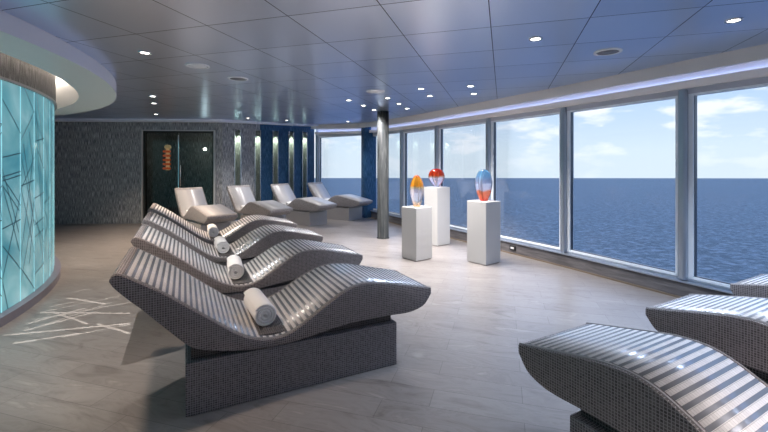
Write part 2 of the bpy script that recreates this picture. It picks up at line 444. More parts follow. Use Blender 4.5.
wall_quad(mb, WL, dl, 0, 3.0); wall_quad(mb, dr, CORNER, 0, 3.0, u0=7); wall_quad(mb, dl, dr, ZD, 3.0, u0=3)
o = mb.build('wall_back', M['wallstone']); tag(o, kind='structure')
# door: frame, two dark glass leaves, bar handle, dark lobby behind
dv = (Vector(dr)-Vector(dl)); dw = dv.length; da = math.atan2(dv.y, dv.x)
D = empty('door_1', (dl[0], dl[1], 0), da); tag(D, kind='structure')
mb = MB()
mb.box((.012, -.02, ZD/2), (.024, .12, ZD)); mb.box((dw-.012, -.02, ZD/2), (.024, .12, ZD)); mb.box((dw/2, -.02, ZD-.012), (dw-.048, .12, .024))
mb.build('door_frame', simple('pale_door_frame', (.62, .62, .62), .3, .3), D, bevel=.004)
mb = MB()
mb.box((.045, .03, ZD/2), (.04, .09, ZD-.03)); mb.box((dw-.05, .03, ZD/2), (.05, .09, ZD-.03)); mb.box((dw/2, .03, ZD-.05), (dw-.12, .09, .05))
mb.build('inner_frame', M['dark'], D)
xm = dw*.49
mb = MB(); mb.box((.06+(xm-.07)/2, .03, (ZD-.06)/2), (xm-.08, .012, ZD-.08)); mb.build('door_leaf', M['doorglass'], D)
mb = MB(); mb.box(((xm+dw-.06)/2+.005, .03, (ZD-.06)/2), (dw-.06-xm-.02, .012, ZD-.08)); mb.build('door_leaf', M['doorglass'], D)
mb = MB(); mb.box((xm, .01, 1.55), (.035, .03, 1.45)); mb.build('meeting_stile', M['steel'], D, bevel=.006)
mb = MB()
mb.lathe([(0, .95), (.014, .95), (.014, 1.5), (0, 1.5)], (xm+.07, -.05, 0), 12)
mb.box((xm+.07, -.02, 1.02), (.016, .06, .016)); mb.box((xm+.07, -.02, 1.43), (.016, .06, .016))
mb.build('door_handle', M['steel'], D)
# lobby behind the door
mb = MB()
a, b_ = Vector(dl)+Vector((-.2, .13)), Vector(dr)+Vector((.05, .13))
A2, B2 = a+Vector((0, 1.3)), b_+Vector((0, 1.3))
mb.face([(A2.x, A2.y, 0), (B2.x, B2.y, 0), (B2.x, B2.y, 2.6), (A2.x, A2.y, 2.6)], [(0, 0), (2.2, 0), (2.2, 2.6), (0, 2.6)])
mb.face([(a.x, a.y, 0), (A2.x, A2.y, 0), (A2.x, A2.y, 2.6), (a.x, a.y, 2.6)], [(0, 0), (1.3, 0), (1.3, 2.6), (0, 2.6)])
mb.face([(b_.x, b_.y, 0), (B2.x, B2.y, 0), (B2.x, B2.y, 2.6), (b_.x, b_.y, 2.6)], [(0, 0), (1.3, 0), (1.3, 2.6), (0, 2.6)])
mb.face([(a.x, a.y, 2.6), (b_.x, b_.y, 2.6), (B2.x, B2.y, 2.6), (A2.x, A2.y, 2.6)])
mb.face([(a.x, a.y, 0), (b_.x, b_.y, 0), (B2.x, B2.y, 0), (A2.x, A2.y, 0)])
o = mb.build('wall_lobby', M['wallstone']); tag(o, kind='structure')
# totem ornament behind the left leaf
def ray(px, Y): return ((px-384)/400*Y, Y)
T = empty('stacked_ornament', (*ray(167.8, 10.6), 1.36))
tag(T, 'tall orange and cream stacked ornament behind the dark glass door', 'ornament')
mb = MB(); mb.box((0, 0, .30), (.10, .03, .60)); mb.build('backing_bar', M['cream'], T, bevel=.01)
for k in range(5):
    mb = MB(); mb.box((-.012, -.03, .05+k*.112), (.19, .07, .058)); mb.build('orange_block', M['orange'], T, bevel=.015)
mb = MB(); mb.lathe([(0, .58), (.08, .58), (.085, .62), (.06, .665), (0, .68)], n=20); mb.build('cream_cap', M['cream'], T)
# bright bare lamp behind the right leaf
T = empty('wall_lamp', (*ray(205, 11.3), 1.95))
tag(T, 'small bright lamp shining behind the dark glass door', 'lamp')
mb = MB(); mb.lathe([(0, -.035), (.025, -.025), (.036, 0), (.025, .025), (0, .035)], n=20); mb.build('bulb', M['bulb'], T)
mb = MB(); mb.box((0, .1, 0), (.05, .16, .03)); mb.build('bracket', M['steel'], T, bevel=.004)

# niche wall from CORNER to the first window post, five lit slots
n0, n1 = Vector(CORNER), Vector((-2.26, 12.98)); nv = n1-n0; nl = nv.length; nv.normalize(); nn = Vector((-nv.y, nv.x))
cent = []
for px in (237, 257, 274.7, 290.6, 304):
    s = (px-384)/400; t = (s*n0.y-n0.x)/(nv.x-s*nv.y); cent.append(t)
hw = .10
mbs = MB(); mbb = MB(); last = 0; edges = []
for k, t in enumerate(cent + [nl+.0]):
    e0 = last; e1 = t-hw if k < 5 else nl
    wall_quad(mbb if k >= 2 else mbs, n0+nv*e0, n0+nv*e1, 0, 3.0, .16, u0=e0)
    if k < 5: wall_quad(mbb if k >= 2 else mbs, n0+nv*(t-hw), n0+nv*(t+hw), 2.46+.06*k*.35, 3.0, .16, u0=t)
    last = t+hw
o = mbs.build('wall_niche', M['wallstone']); tag(o, kind='structure')
o = mbb.build('wall_niche_blue_light', M['blue_tint_stone']); tag(o, kind='structure')  # dark wall panels with the blue cast of window light painted in
ords = ['leftmost', 'second from left', 'middle', 'second from right', 'rightmost']
for k, t in enumerate(cent):
    zt_ = 2.46+.06*k*.35
    c = n0+nv*t
    T = empty('lit_wall_niche', (c.x, c.y, 0), math.atan2(nv.y, nv.x))
    tag(T, 'tall narrow lit niche, %s of the five slots in the dark wall' % ords[k], 'niche', 'lit slots in the dark back wall')
    mb = MB(); mb.box((0, .17, zt_/2), (2*hw, .02, zt_)); mb.build('back_panel', M['niche'], T)
    for s in (-1, 1):
        mb = MB(); mb.box((s*(hw-.008), .06, zt_/2), (.016, .20, zt_)); mb.build('side_frame', M['steel'], T, bevel=.003)
    mb = MB(); mb.lathe([(0, 0), (.03, 0), (.034, .03), (.034, .05), (0, .05)], (0, .07, zt_-.055), 16); mb.build('spotlight', M['steel'], T)
    ld = bpy.data.lights.new('niche_lamp', 'SPOT'); ld.energy = 26; ld.color = (.95, 1, .85); ld.spot_size = math.radians(75); ld.spot_blend = .8; ld.shadow_soft_size = .02
    lo = bpy.data.objects.new('niche_lamp', ld); lo.location = (0, .06, zt_-.07); lo.rotation_euler = (math.radians(12), 0, 0); link(lo, T)

# cornice along the back walls
mb = MB()
cl = [(-9.6, 9.97), (CORNER[0]+.05, CORNER[1]-.05), (n1.x+.05, n1.y-.05)]
ci = [(-9.6, 9.62), (CORNER[0]+.12, CORNER[1]-.42), (n1.x+.35, n1.y-.35)]
strip(mb, [(x, y) for x, y in ci], [(x, y) for x, y in cl], lambda y: zc(y)-.055, lambda y: zc(y)+.02)
o = mb.build('trim_30', M['fascia'], bevel=.01); tag(o, kind='structure')

# closing walls outside the picture
mb = MB(); wall_quad(mb, (-9.6, REAR), (-9.6, 10.02), 0, 3.0); o = mb.build('wall_left', M['wallstone']); tag(o, kind='structure')
mb = MB(); wall_quad(mb, (5.85, REAR), (-9.6, REAR), 0, 3.0); o = mb.build('wall_rear', simple('rear_wall_paint', (.45, .43, .42), .6)); tag(o, kind='structure')

# ---- curved teal glass wall
R = 5.3
DR = empty('wall_curved', (DC.x, DC.y, 0)); tag(DR, kind='structure')
a0 = 17.5 - 3.7*21
for k in range(36):
    aa, ab = math.radians(a0+3.7*k), math.radians(a0+3.7*(k+1))
    if math.degrees(aa) > 80: break
    pts = []
    nseg = 3
    mb = MB(); z0, z1 = .09, 2.315
    dtw = .010
    P = lambda t, z, r=R: ((r)*math.cos(t), (r)*math.sin(t), z)
    w = R*(ab-aa)
    u0 = k*w
    for j in range(nseg):
        t0, t1 = aa+(ab-aa)*j/nseg, aa+(ab-aa)*(j+1)/nseg
        mb.face([P(t0,z0), P(t1,z0), P(t1,z1), P(t0,z1)], [(u0+w*j/nseg,z0),(u0+w*(j+1)/nseg,z0),(u0+w*(j+1)/nseg,z1),(u0+w*j/nseg,z1)], 0, True)
        mb.face([P(t1,z0,R-.02), P(t0,z0,R-.02), P(t0,z1,R-.02), P(t1,z1,R-.02)], None, 0, True)
    # bright polished edge of the sheet
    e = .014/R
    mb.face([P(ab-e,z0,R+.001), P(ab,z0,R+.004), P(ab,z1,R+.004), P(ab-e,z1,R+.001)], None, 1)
    # etched lines
    rnd = random.Random(100+k)
    for q in range(13):
        x0 = rnd.uniform(0, w); zz = rnd.uniform(z0, z1); sl = rnd.choice([-3.2, -2.2, 2.4, 3.4, 1.0, -.9, .15, 4.5, -5])
        dx, dz = 1/math.hypot(1, sl), sl/math.hypot(1, sl)
        tmin, tmax = -1.2*rnd.random()-.2, 1.2*rnd.random()+.2
        # clip to the panel
        if dx > 1e-6: tmin = max(tmin, -x0/dx); tmax = min(tmax, (w-x0)/dx)
        if dz > 0: tmin = max(tmin, (z0-zz)/dz); tmax = min(tmax, (z1-zz)/dz)
        else: tmin = max(tmin, (z1-zz)/dz); tmax = min(tmax, (z0-zz)/dz)
        if tmax-tmin < .08: continue
        h = .006
        ns = 4
        for j in range(ns):
            ta, tb = tmin+(tmax-tmin)*j/ns, tmin+(tmax-tmin)*(j+1)/ns
            qd = []
            for tt, sg in ((ta,-1),(tb,-1),(tb,1),(ta,1)):
                xx = min(max(x0+dx*tt-dz*h*sg, 0), w); z_ = zz+dz*tt+dx*h*sg
                qd.append(P(aa+xx/R, z_, R+.003))
            mb.face(qd, None, 2)
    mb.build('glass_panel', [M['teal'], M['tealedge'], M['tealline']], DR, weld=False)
def ring(name, m, R0, R1, z0, z1, A0=-62, A1=95, n=90, parent=None):
    mb = MB()
    a = [(R1*math.cos(math.radians(A0+(A1-A0)*i/n)), R1*math.sin(math.radians(A0+(A1-A0)*i/n))) for i in range(n+1)]
    b = [(R0*math.cos(math.radians(A0+(A1-A0)*i/n)), R0*math.sin(math.radians(A0+(A1-A0)*i/n))) for i in range(n+1)]
    strip(mb, a, b, z0, z1)
    o = mb.build(name, m, parent)
    for p in o.data.polygons: p.use_smooth = False
    return o
ring('base_kerb', simple('grey_violet_kerb', (.20, .19, .24), .35), R-.1, R+.075, 0, .085, parent=DR)
ring('frieze', M['frieze'], R-.15, R+.02, 2.335, 2.95, parent=DR)
ring('lower_lip', M['edge'], R-.15, R+.035, 2.312, 2.336, parent=DR)
ring('core_wall', M['dark'], R-.5, R-.3, 0, 2.9, parent=DR)
SO = empty('trim_31', (DC.x, DC.y, 0)); tag(SO, kind='structure')
ring('soffit_ring', M['soffit'], 5.57, 5.995, 2.46, 2.475, parent=SO)
ring('fascia', M['fascia'], 5.98, 6.0, 2.462, 2.62, parent=SO)
ring('inner_face', M['white'], 5.57, 5.60, 2.475, 2.95, parent=SO)
ring('cove_roof', M['white'], 5.1, 6.1, 2.95, 2.97, parent=SO)
o = ring('round_cove_light', M['warm_led'], 5.50, 5.545, 2.90, 2.92)
o.location = (DC.x, DC.y, 0); tag(o, 'warm white cove strip glowing around the curved teal glass wall', 'light strip')

# ---------------------------------------------------------------- loungers
def catmull(pts, n):
    P = [2*Vector(pts[0])-Vector(pts[1])] + [Vector(p) for p in pts] + [2*Vector(pts[-1])-Vector(pts[-2])]
    m = len(pts)-1; out = []
    for i in range(n+1):
        t = i/n*m; k = min(int(t), m-1); u = t-k
        a, b, c, d = P[k], P[k+1], P[k+2], P[k+3]
        out.append(.5*((2*b)+(c-a)*u+(2*a-5*b+4*c-d)*u*u+(3*b-a-3*c+d)*u**3))
    return out
def interp(tab, x):
    if x <= tab[0][0]: return tab[0][1]
    for (a, b), (c, d) in zip(tab[:-1], tab[1:]):
        if x <= c: return b+(d-b)*(x-a)/(c-a)
    return tab[-1][1]

TOP_A = [(-.004, .880), (.028, .896), (.125, .84), (.235, .768), (.34, .69), (.45, .605), (.56, .52), (.66, .445), (.77, .393), (.87, .374), (.97, .385), (1.06, .428), (1.16, .49), (1.27, .558), (1.38, .615), (1.48, .642), (1.60, .640), (1.72, .618), (1.85, .590), (1.98, .562), (2.088, .538)]
BOT_A = [(-.012, .862), (.012, .82), (.07, .755), (.15, .675), (.25, .565), (.37, .44), (.44, .395), (.56, .362), (.68, .338), (.80, .326), (.92, .326), (1.05, .335), (1.18, .352), (1.30, .37), (1.45, .382), (1.6, .384), (1.75, .382), (1.86, .378), (1.95, .388), (2.03, .42), (2.088, .495)]
W_L = [(0, .82), (.8, .83), (1.25, .755), (1.5, .68), (1.8, .61), (2.1, .565)]
W_R = [(0, .62), (2.1, .60)]
TOP_B = [(0, 1.0), (.10, .885), (.20, .765), (.30, .645), (.40, .525), (.49, .445), (.58, .43), (.70, .485), (.82, .565), (.94, .635), (1.05, .665), (1.17, .662), (1.32, .64), (1.5, .607), (1.7, .568), (1.88, .532)]
BOT_B = [(-.02, .955), (.06, .80), (.16, .67), (.26, .545), (.36, .43), (.46, .38), (.58, .365), (.70, .37), (.82, .375), (.94, .378), (1.05, .38), (1.17, .38), (1.32, .378), (1.5, .376), (1.7, .385), (1.87, .47)]

def lounger(name, top, bot, wtab, ys, mats, base, inset_mat, n=60):
    """mats: shell, base, neck, edge; base: (u0,u1,h)"""
    root = empty(name, (0, 0, 0))
    T = catmull(top, n); B = catmull(bot, n)
    arc_ = [0]
    for i in range(n): arc_.append(arc_[-1]+(T[i+1]-T[i]).length)
    W = [interp(wtab, t.x) for t in T]
    ev = lambda i, f: ys*(W[i]*f)
    # shell
    mb = MB()
    for i in range(n):
        t0, t1, b0, b1 = T[i], T[i+1], B[i], B[i+1]
        q = lambda p, y: (p.x, y, p.y)
        y0, y1 = ys*W[i], ys*W[i+1]
        mb.face([q(b0,0), q(b1,0), q(t1,0), q(t0,0)], [tuple(b0), tuple(b1), tuple(t1), tuple(t0)], 0, True)
        mb.face([q(b0,y0), q(b1,y1), q(t1,y1), q(t0,y0)], [tuple(b0), tuple(b1), tuple(t1), tuple(t0)], 0, True)
        mb.face([q(t0,0), q(t1,0), q(t1,y1), q(t0,y0)], [(arc_[i],0),(arc_[i+1],0),(arc_[i+1],W[i+1]),(arc_[i],W[i])], 0, True)
        mb.face([q(b0,0), q(b1,0), q(b1,y1), q(b0,y0)], [(b0.x,0),(b1.x,0),(b1.x,W[i+1]),(b0.x,W[i])], 0, True)
    for i in (0, n):
        t0, b0 = T[i], B[i]; y0 = ys*W[i]; h = (t0-b0).length
        mb.face([(b0.x,0,b0.y),(t0.x,0,t0.y),(t0.x,y0,t0.y),(b0.x,y0,b0.y)], [(0,0),(0,h),(W[i],h),(W[i],0)], 0, False)
    sh = mb.build('shell', mats[0], root, bevel=.020, seg=4)
    # inlaid top, standing 4 mm proud
    mb = MB(); e = .03; i0 = 0
    ks = [i for i in range(n+1) if arc_[i] > .06 and arc_[i] < arc_[-1]-.03]
    for i, j in zip(ks[:-1], ks[1:]):
        def nr(k):
            a, b = T[max(k-1, 0)], T[min(k+1, n)]; d = (b-a).normalized(); return Vector((-d.y, d.x))
        p0, p1 = T[i]+nr(i)*.004, T[j]+nr(j)*.004
        r0, r1 = T[i]-nr(i)*.004, T[j]-nr(j)*.004
        ya, yb, yc, yd = ys*e, ys*e, ys*(W[j]-e), ys*(W[i]-e)
        mb.face([(p0.x,ya,p0.y),(p1.x,yb,p1.y),(p1.x,yc,p1.y),(p0.x,yd,p0.y)], [(arc_[i],0),(arc_[j],0),(arc_[j],W[j]),(arc_[i],W[i])], 0, True)
        mb.face([(p0.x,ya,p0.y),(p1.x,yb,p1.y),(r1.x,yb,r1.y),(r0.x,ya,r0.y)], None, 0, False)
        mb.face([(p0.x,yd,p0.y),(p1.x,yc,p1.y),(r1.x,yc,r1.y),(r0.x,yd,r0.y)], None, 0, False)
    for k in (ks[0], ks[-1]):
        p = T[k]; mb.face([(p.x,ys*e,p.y+.004),(p.x,ys*(W[k]-e),p.y+.004),(p.x,ys*(W[k]-e),p.y-.004),(p.x,ys*e,p.y-.004)])
    mb.build('seat_surface', inset_mat, root)
    # thin raised trim along both long edges
    if mats[3] is not None:
        for side in (0, 1):
            mb = MB()
            for i in range(n):
                for k in (0,):
                    pts = []
                    for m_, yo, zo in ((i,0,0),(i+1,0,0)):
                        pass
                t0, t1 = T[i], T[i+1]
                ya, yb = (ys*.010, ys*.010) if side == 0 else (ys*(W[i]-.010), ys*(W[i+1]-.010))
                sg = ys if side == 0 else -ys
                wd, hh = .007, .0055
                mb.face([(t0.x,ya,t0.y+hh),(t1.x,yb,t1.y+hh),(t1.x,yb+sg*wd,t1.y+hh),(t0.x,ya+sg*wd,t0.y+hh)], None, 0, True)
                mb.face([(t0.x,ya,t0.y-.004),(t1.x,yb,t1.y-.004),(t1.x,yb,t1.y+hh),(t0.x,ya,t0.y+hh)], None, 0, True)
                mb.face([(t0.x,ya+sg*wd,t0.y-.004),(t1.x,yb+sg*wd,t1.y-.004),(t1.x,yb+sg*wd,t1.y+hh),(t0.x,ya+sg*wd,t0.y+hh)], None, 0, True)
            mb.build('edge_trim', mats[3], root)
    u0, u1, h = base
    wb = min(W[int(n*.9)], .60)
    # recessed neck, then the base block
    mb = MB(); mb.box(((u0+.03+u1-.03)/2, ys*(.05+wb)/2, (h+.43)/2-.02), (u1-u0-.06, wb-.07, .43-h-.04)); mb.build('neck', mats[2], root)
    mb = MB(); mb.box(((u0+u1)/2, ys*(.02+(wb+.01))/2, h/2), (u1-u0, wb, h)); mb.build('base', mats[1], root, bevel=.006)
    return root

def place(o, loc, ang, label, group):
    o.location = (loc[0], loc[1], 0); o.rotation_euler = (0, 0, ang); tag(o, label, 'lounger', group)

LM = (M['shell'], M['base'], M['neck'], M['edge'])
protoL = lounger('tiled_lounger', TOP_A, BOT_A, W_L, 1, LM, (.365, 1.79, .318), M['slats'])
aL = math.atan2(.447, .894)
labL = ['curved grey mosaic lounger with striped seat, front one of the row holding four rolled towels',
        'striped mosaic lounger just behind the front one in the row with rolled towels',
        'striped mosaic lounger third back in the row with rolled towels',
        'striped mosaic lounger farthest back in the row with rolled towels, near the dark door']
PL = []
for k in range(4):
    o = protoL if k == 0 else copy_tree(protoL)
    P0 = (-1.158-.38*.894-.595*k, 2.365-.38*.447+1.127*k)
    place(o, P0, aL, labL[k], 'striped loungers with rolled towels'); PL.append(P0)
protoR = lounger('tiled_lounger', TOP_A, BOT_A, W_R, -1, LM, (.365, 1.79, .318), M['slats'])
aR = math.atan2(.873, -.488)
labR = ['striped mosaic lounger cut off at the bottom right corner, its foot end nearest the viewer',
        'striped mosaic lounger in the middle of the three whose feet enter from the right',
        'striped mosaic lounger closest to the windows on the right, only its foot tip showing']
for k in range(3):
    o = protoR if k == 0 else copy_tree(protoR)
    place(o, (.717+2.092*.488+1.035*k, 2.15-2.092*.873+.54*k), aR, labR[k], 'striped loungers along the right windows')
protoB = lounger('pale_lounger', TOP_B, BOT_B, [(0, .60), (2, .60)], 1, (M['plain'], M['plain_base'], M['plain_base'], None), (.62, 1.5, .335), M['plain_top'])
aB = math.atan2(-.71, .70)
labB = ['pale grey lounger in front of the dark glass door, leftmost of the back row',
        'pale grey lounger in the back row, second from the left',
        'pale grey lounger in the back row, second from the right',
        'pale grey lounger in front of the far window, rightmost of the back row']
PB = []
for k in range(4):
    o = protoB if k == 0 else copy_tree(protoB)
    bx_, by_ = -3.575+.875*k, 7.76+.98*k
    ak = aB+math.radians(-0+4*0)+math.radians(4*k)
    P0 = (bx_-1.5*math.cos(ak), by_-1.5*math.sin(ak)); PB.append((P0, ak))
    place(o, P0, ak, labB[k], 'pale loungers along the back wall')

# rolled towels
def towel(r, ln):
    mb = MB(); turns = 3.4; n = 84; th = r/ (turns+.75)
    pts = []
    for i in range(n+1):
        t = i/n; a = t*turns*2*PI; rr = th*.55+(r-th*.5-th*.55)*t
        pts.append((Vector((math.cos(a), math.sin(a))), rr))
    h = ln/2; g = th*.44
    for i in range(n):
        (d0, r0), (d1, r1) = pts[i], pts[i+1]
        o0, o1, i0, i1 = d0*(r0+g), d1*(r1+g), d0*(r0-g), d1*(r1-g)
        V = lambda p, x: (p.x, x, p.y)
        b0 = .006
        O0, O1, I0, I1 = d0*(r0+g*.45), d1*(r1+g*.45), d0*(r0-g*.45), d1*(r1-g*.45)
        for s in (-1, 1):
            mb.face([V(O0,s*(h)),V(O1,s*(h)),V(I1,s*(h)),V(I0,s*(h))], None, 0, True)
            mb.face([V(o0,s*(h-b0)),V(o1,s*(h-b0)),V(O1,s*h),V(O0,s*h)], None, 0, True)
            mb.face([V(i0,s*(h-b0)),V(i1,s*(h-b0)),V(I1,s*h),V(I0,s*h)], None, 0, True)
        mb.face([V(o0,-h+b0),V(o1,-h+b0),V(o1,h-b0),V(o0,h-b0)], None, 0, True)
        mb.face([V(i0,-h+b0),V(i1,-h+b0),V(i1,h-b0),V(i0,h-b0)], None, 0, True)
    for (d, rr) in (pts[0], pts[-1]):
        a, b = d*(rr-g), d*(rr+g)
        mb.face([(a.x,-h+b0,a.y),(b.x,-h+b0,b.y),(b.x,h-b0,b.y),(a.x,h-b0,a.y)], None, 0, False)
    return mb
tp = towel(.087, .42).build('rolled_towel', M['towel'])
labT = ['rolled white towel on the front striped lounger', 'rolled white towel on the striped lounger just behind the front one',
        'rolled white towel on the third striped lounger back', 'rolled white towel on the farthest striped lounger of the left row']
for k in range(4):
    o = tp if k == 0 else tp.copy()
    if k: link(o)
    x, y = PL[k]; u, v = .845, .39
    o.location = (x+.894*u-.447*v, y+.447*u+.894*v, .376+.091)
    o.rotation_euler = (0, (0, .9, 2.0, .4)[k]*0, aL+(.05, -.06, .03, .0)[k]); tag(o, labT[k], 'towel', 'rolled towels on the striped loungers')
tb = towel(.055, .34).build('rolled_towel', M['towel'])
labTB = ['small rolled white towel in the dip of the leftmost pale lounger', 'small rolled white towel in the dip of the second pale lounger from the left',
         'small rolled white towel in the dip of the second pale lounger from the right', 'small rolled white towel in the dip of the rightmost pale lounger']
for k in range(4):
    o = tb if k == 0 else tb.copy()
    if k: link(o)
    (x, y), ak = PB[k]; u, v = .60, .22; ca, sa = math.cos(ak), math.sin(ak)
    o.location = (x+ca*u-sa*v, y+sa*u+ca*v, .435+.062)
    o.rotation_euler = (0, 0, ak); tag(o, labTB[k], 'towel', 'rolled towels on the pale loungers')

# ---------------------------------------------------------------- plinths and glass pieces
def plinth(corner, h, label, w=.345):
    ang = math.atan2(.23, .29)
    root = empty('display_plinth', (corner[0], corner[1], 0), ang); tag(root, label, 'plinth')
    mb = MB(); mb.box((w/2, w/2, h/2+.005), (w, w, h-.01)); mb.build('plinth_body', M['plinth'], root, bevel=.004)
    mb = MB(); mb.box((w/2, w/2, .004), (w-.03, w-.03, .008)); mb.build('shadow_gap_foot', M['edge'], root)
    c = Matrix.Rotation(ang, 3, 'Z') @ Vector((w/2, w/2, 0))
    return (corner[0]+c.x, corner[1]+c.y)
c1 = plinth((.50, 6.19), .83, 'white square plinth carrying the orange topped glass piece, leftmost')
c2 = plinth((.98, 7.36), 1.085, 'tallest white square plinth standing behind the left one')
c3 = plinth((1.515, 5.94), .945, 'white square plinth carrying the blue and red glass piece, nearest the windows', .36)
def egg(name, c, z, prof, m, label):
    mb = MB()
    pr = catmull(prof, 36); pr = [(max(p.x, 0), p.y) for p in pr]
    pr[0] = (0, pr[0][1]); pr[-1] = (0, pr[-1][1])
    mb.lathe(pr, n=40)
    o = mb.build(name, m, loc=(c[0], c[1], z)); tag(o, label, 'glass sculpture'); o.scale = (1.1, .7, 1); o.rotation_euler = (0, 0, -.1)
    return o
m1 = egg_mat('amber_glass', [(0, (1, .55, .25)), (.10, (1, .72, .5)), (.2, (.80, .80, .92)), (.50, (.86, .80, .92)), (.60, (.75, .62, .35)), (.66, (.95, .38, .03)), (.85, (.95, .42, .04)), (1, (.7, .08, .03))], 0, .51)
m2 = egg_mat('red_top_glass', [(0, (.85, .85, .98)), (.5, (.80, .78, .95)), (.56, (.65, .45, .30)), (.62, (.95, .10, .02)), (1, (.95, .03, .02))], 0, .345)
m3 = egg_mat('blue_coral_glass', [(0, (.95, .05, .03)), (.12, (1, .18, .08)), (.30, (1, .30, .16)), (.36, (.80, .75, .92)), (.60, (.62, .70, .92)), (.8, (.25, .55, .85)), (1, (.08, .30, .55))], 0, .49)
egg('glass_teardrop', (c1[0], c1[1]), .831, [(0, 0), (.05, .0), (.055, .03), (.085, .12), (.104, .22), (.103, .31), (.08, .41), (.04, .485), (0, .512)], m1, 'tall pointed glass sculpture with amber orange top and clear body')
egg('glass_disc', (c2[0]-.01, c2[1]), 1.086, [(0, 0), (.045, 0), (.05, .02), (.10, .08), (.138, .17), (.135, .24), (.10, .31), (.05, .34), (0, .348)], m2, 'round glass sculpture with bright red top on the tallest plinth')
egg('glass_egg', (c3[0], c3[1]), .946, [(0, 0), (.05, 0), (.06, .02), (.095, .11), (.118, .23), (.118, .32), (.095, .41), (.055, .47), (0, .49)], m3, 'oval glass sculpture, blue above and coral red below, nearest the windows')

# socket on the low window wall
a_, b_2 = Vector(inward(.10)[4]), Vector(inward(.10)[5])
sv = (b_2-a_).normalized()
s_ = (513-384)/400; tt = (s_*a_.y-a_.x)/(sv.x-s_*sv.y); sp = a_+sv*tt
T = empty('floor_socket', (sp.x, sp.y, .105), math.atan2(sv.y, sv.x)); tag(T, 'small black framed socket on the low stone wall under the windows', 'socket')
sgn = -1
nrm_in = Vector((sv.y, -sv.x))
mb = MB(); mb.box((0, -.008, 0), (.13, .016, .075)); mb.build('socket_plate', M['black'], T, bevel=.004)
mb = MB(); mb.box((0, -.018, 0), (.07, .006, .034)); mb.build('socket_insert', M['white'], T, bevel=.002)

# ---------------------------------------------------------------- ceiling fittings
def ceil_at(px, py):
    z = 2.61
    for _ in range(8):
        Y = (z-1.5)*400/(165-py); z = zc(Y)
    return ((px-384)/400*Y, Y, z)
dl_list = [
 (144.7, 52.2, 'recessed downlight over the floor left of the striped loungers, largest at left'),
 (152.7, 96, 'recessed downlight nearer of the two close together in front of the dark wall'),
 (154, 103, 'recessed downlight farther of the two close together in front of the dark wall'),
 (155.8, 114, 'recessed downlight right above the dark glass door'),
 (247.8, 118.0, 'recessed downlight near the leftmost lit wall niche'),
 (286.8, 120.0, 'recessed downlight above the middle lit wall niches'),
 (348, 121.3, 'recessed downlight in front of the far window'),
 (348.8, 100, 'recessed downlight left end of the cluster before the pillar'),
 (363.3, 105.3, 'recessed downlight just left of the round speaker and pillar'),
 (374, 109.7, 'recessed downlight touching the left of the pillar top'),
 (387.7, 97.8, 'recessed downlight directly above the round pillar'),
 (399, 103.5, 'recessed downlight first right of the pillar top'),
 (407.1, 108.3, 'recessed downlight lowest right of the pillar top'),
 (421, 88.5, 'recessed downlight above the left plinth, left one of its pair'),
 (429.9, 95.7, 'recessed downlight above the left plinth, right one of its pair'),
 (470.5, 85.8, 'recessed downlight above the right plinth, upper of its pair'),
 (473.9, 93.4, 'recessed downlight above the right plinth, lower of its pair'),
 (535.6, 38.3, 'large recessed downlight in the blue ceiling right of centre'),
 (733.7, 19.8, 'recessed downlight at the top right corner of the ceiling'),
]
def ring_mb(r0, r1, z0, z1):
    mb = MB(); mb.lathe([(r0, z0), (r1, z0), (r1, z1), (r0, z1), (r0, z0)], n=32); return mb
R_ = ring_mb(.040, .056, -.010, 0).build('bezel', M['steel'])
mb = MB(); mb.lathe([(0, -.004), (.040, -.004), (.040, .0), (0, .0)], n=24); LN = mb.build('lens', M['lens'])
bpy.data.objects.remove(R_); ringmesh = bpy.data.meshes['bezel']
bpy.data.objects.remove(LN); lensmesh = bpy.data.meshes['lens']
def spot(name, loc, e, col, size=110, blend=.7, soft=.08, parent=None, rot=(0, 0, 0)):
    ld = bpy.data.lights.new(name, 'SPOT'); ld.energy = e*1.22; ld.color = col; ld.spot_size = math.radians(size); ld.spot_blend = blend; ld.shadow_soft_size = soft
    lo = bpy.data.objects.new(name, ld); lo.location = loc; lo.rotation_euler = rot; link(lo, parent); return lo
WARM = (1, .78, .60); NEU = (1, .94, .91); COOL = (.70, .81, 1)
def downlight(loc, label, e, col, group='recessed ceiling downlights'):
    T = empty('recessed_downlight', loc); tag(T, label, 'ceiling light', group)
    link(bpy.data.objects.new('bezel', ringmesh), T); link(bpy.data.objects.new('lens', lensmesh), T)
    return T, spot('lamp', (0, 0, -.03), e, col, parent=T)
for i, (px, py, lab) in enumerate(dl_list):
    loc = ceil_at(px, py)
    right = loc[0] > -1.2
    e = 85 if right else 62
    if 1 <= i <= 3: e = 95
    if 7 <= i <= 12: e = 52
    if i == 10: e = 14
    if 13 <= i <= 16: e = 80
    if 4 <= i <= 6: e = 45
    T, lo = downlight(loc, lab, e, COOL if i >= 17 else (NEU if i >= 4 else WARM))
    if i == 0: gobo = lo
# downlights added out of view to brighten the room, same type
for x, y, pw in [(-1.9, 2.3, 55), (2.5, 0.0, 330), (-2.6, .5, 8), (.6, -.8, 32), (3.6, 1.6, 30)]:
    T, lo = downlight((x, y, 2.61), 'added unseen ceiling downlight brightening the room from above or behind the viewer', pw, WARM if x < 0 else ((1, .90, .86) if x == 2.5 else COOL if x > 1 else NEU), 'added ceiling downlights out of view')

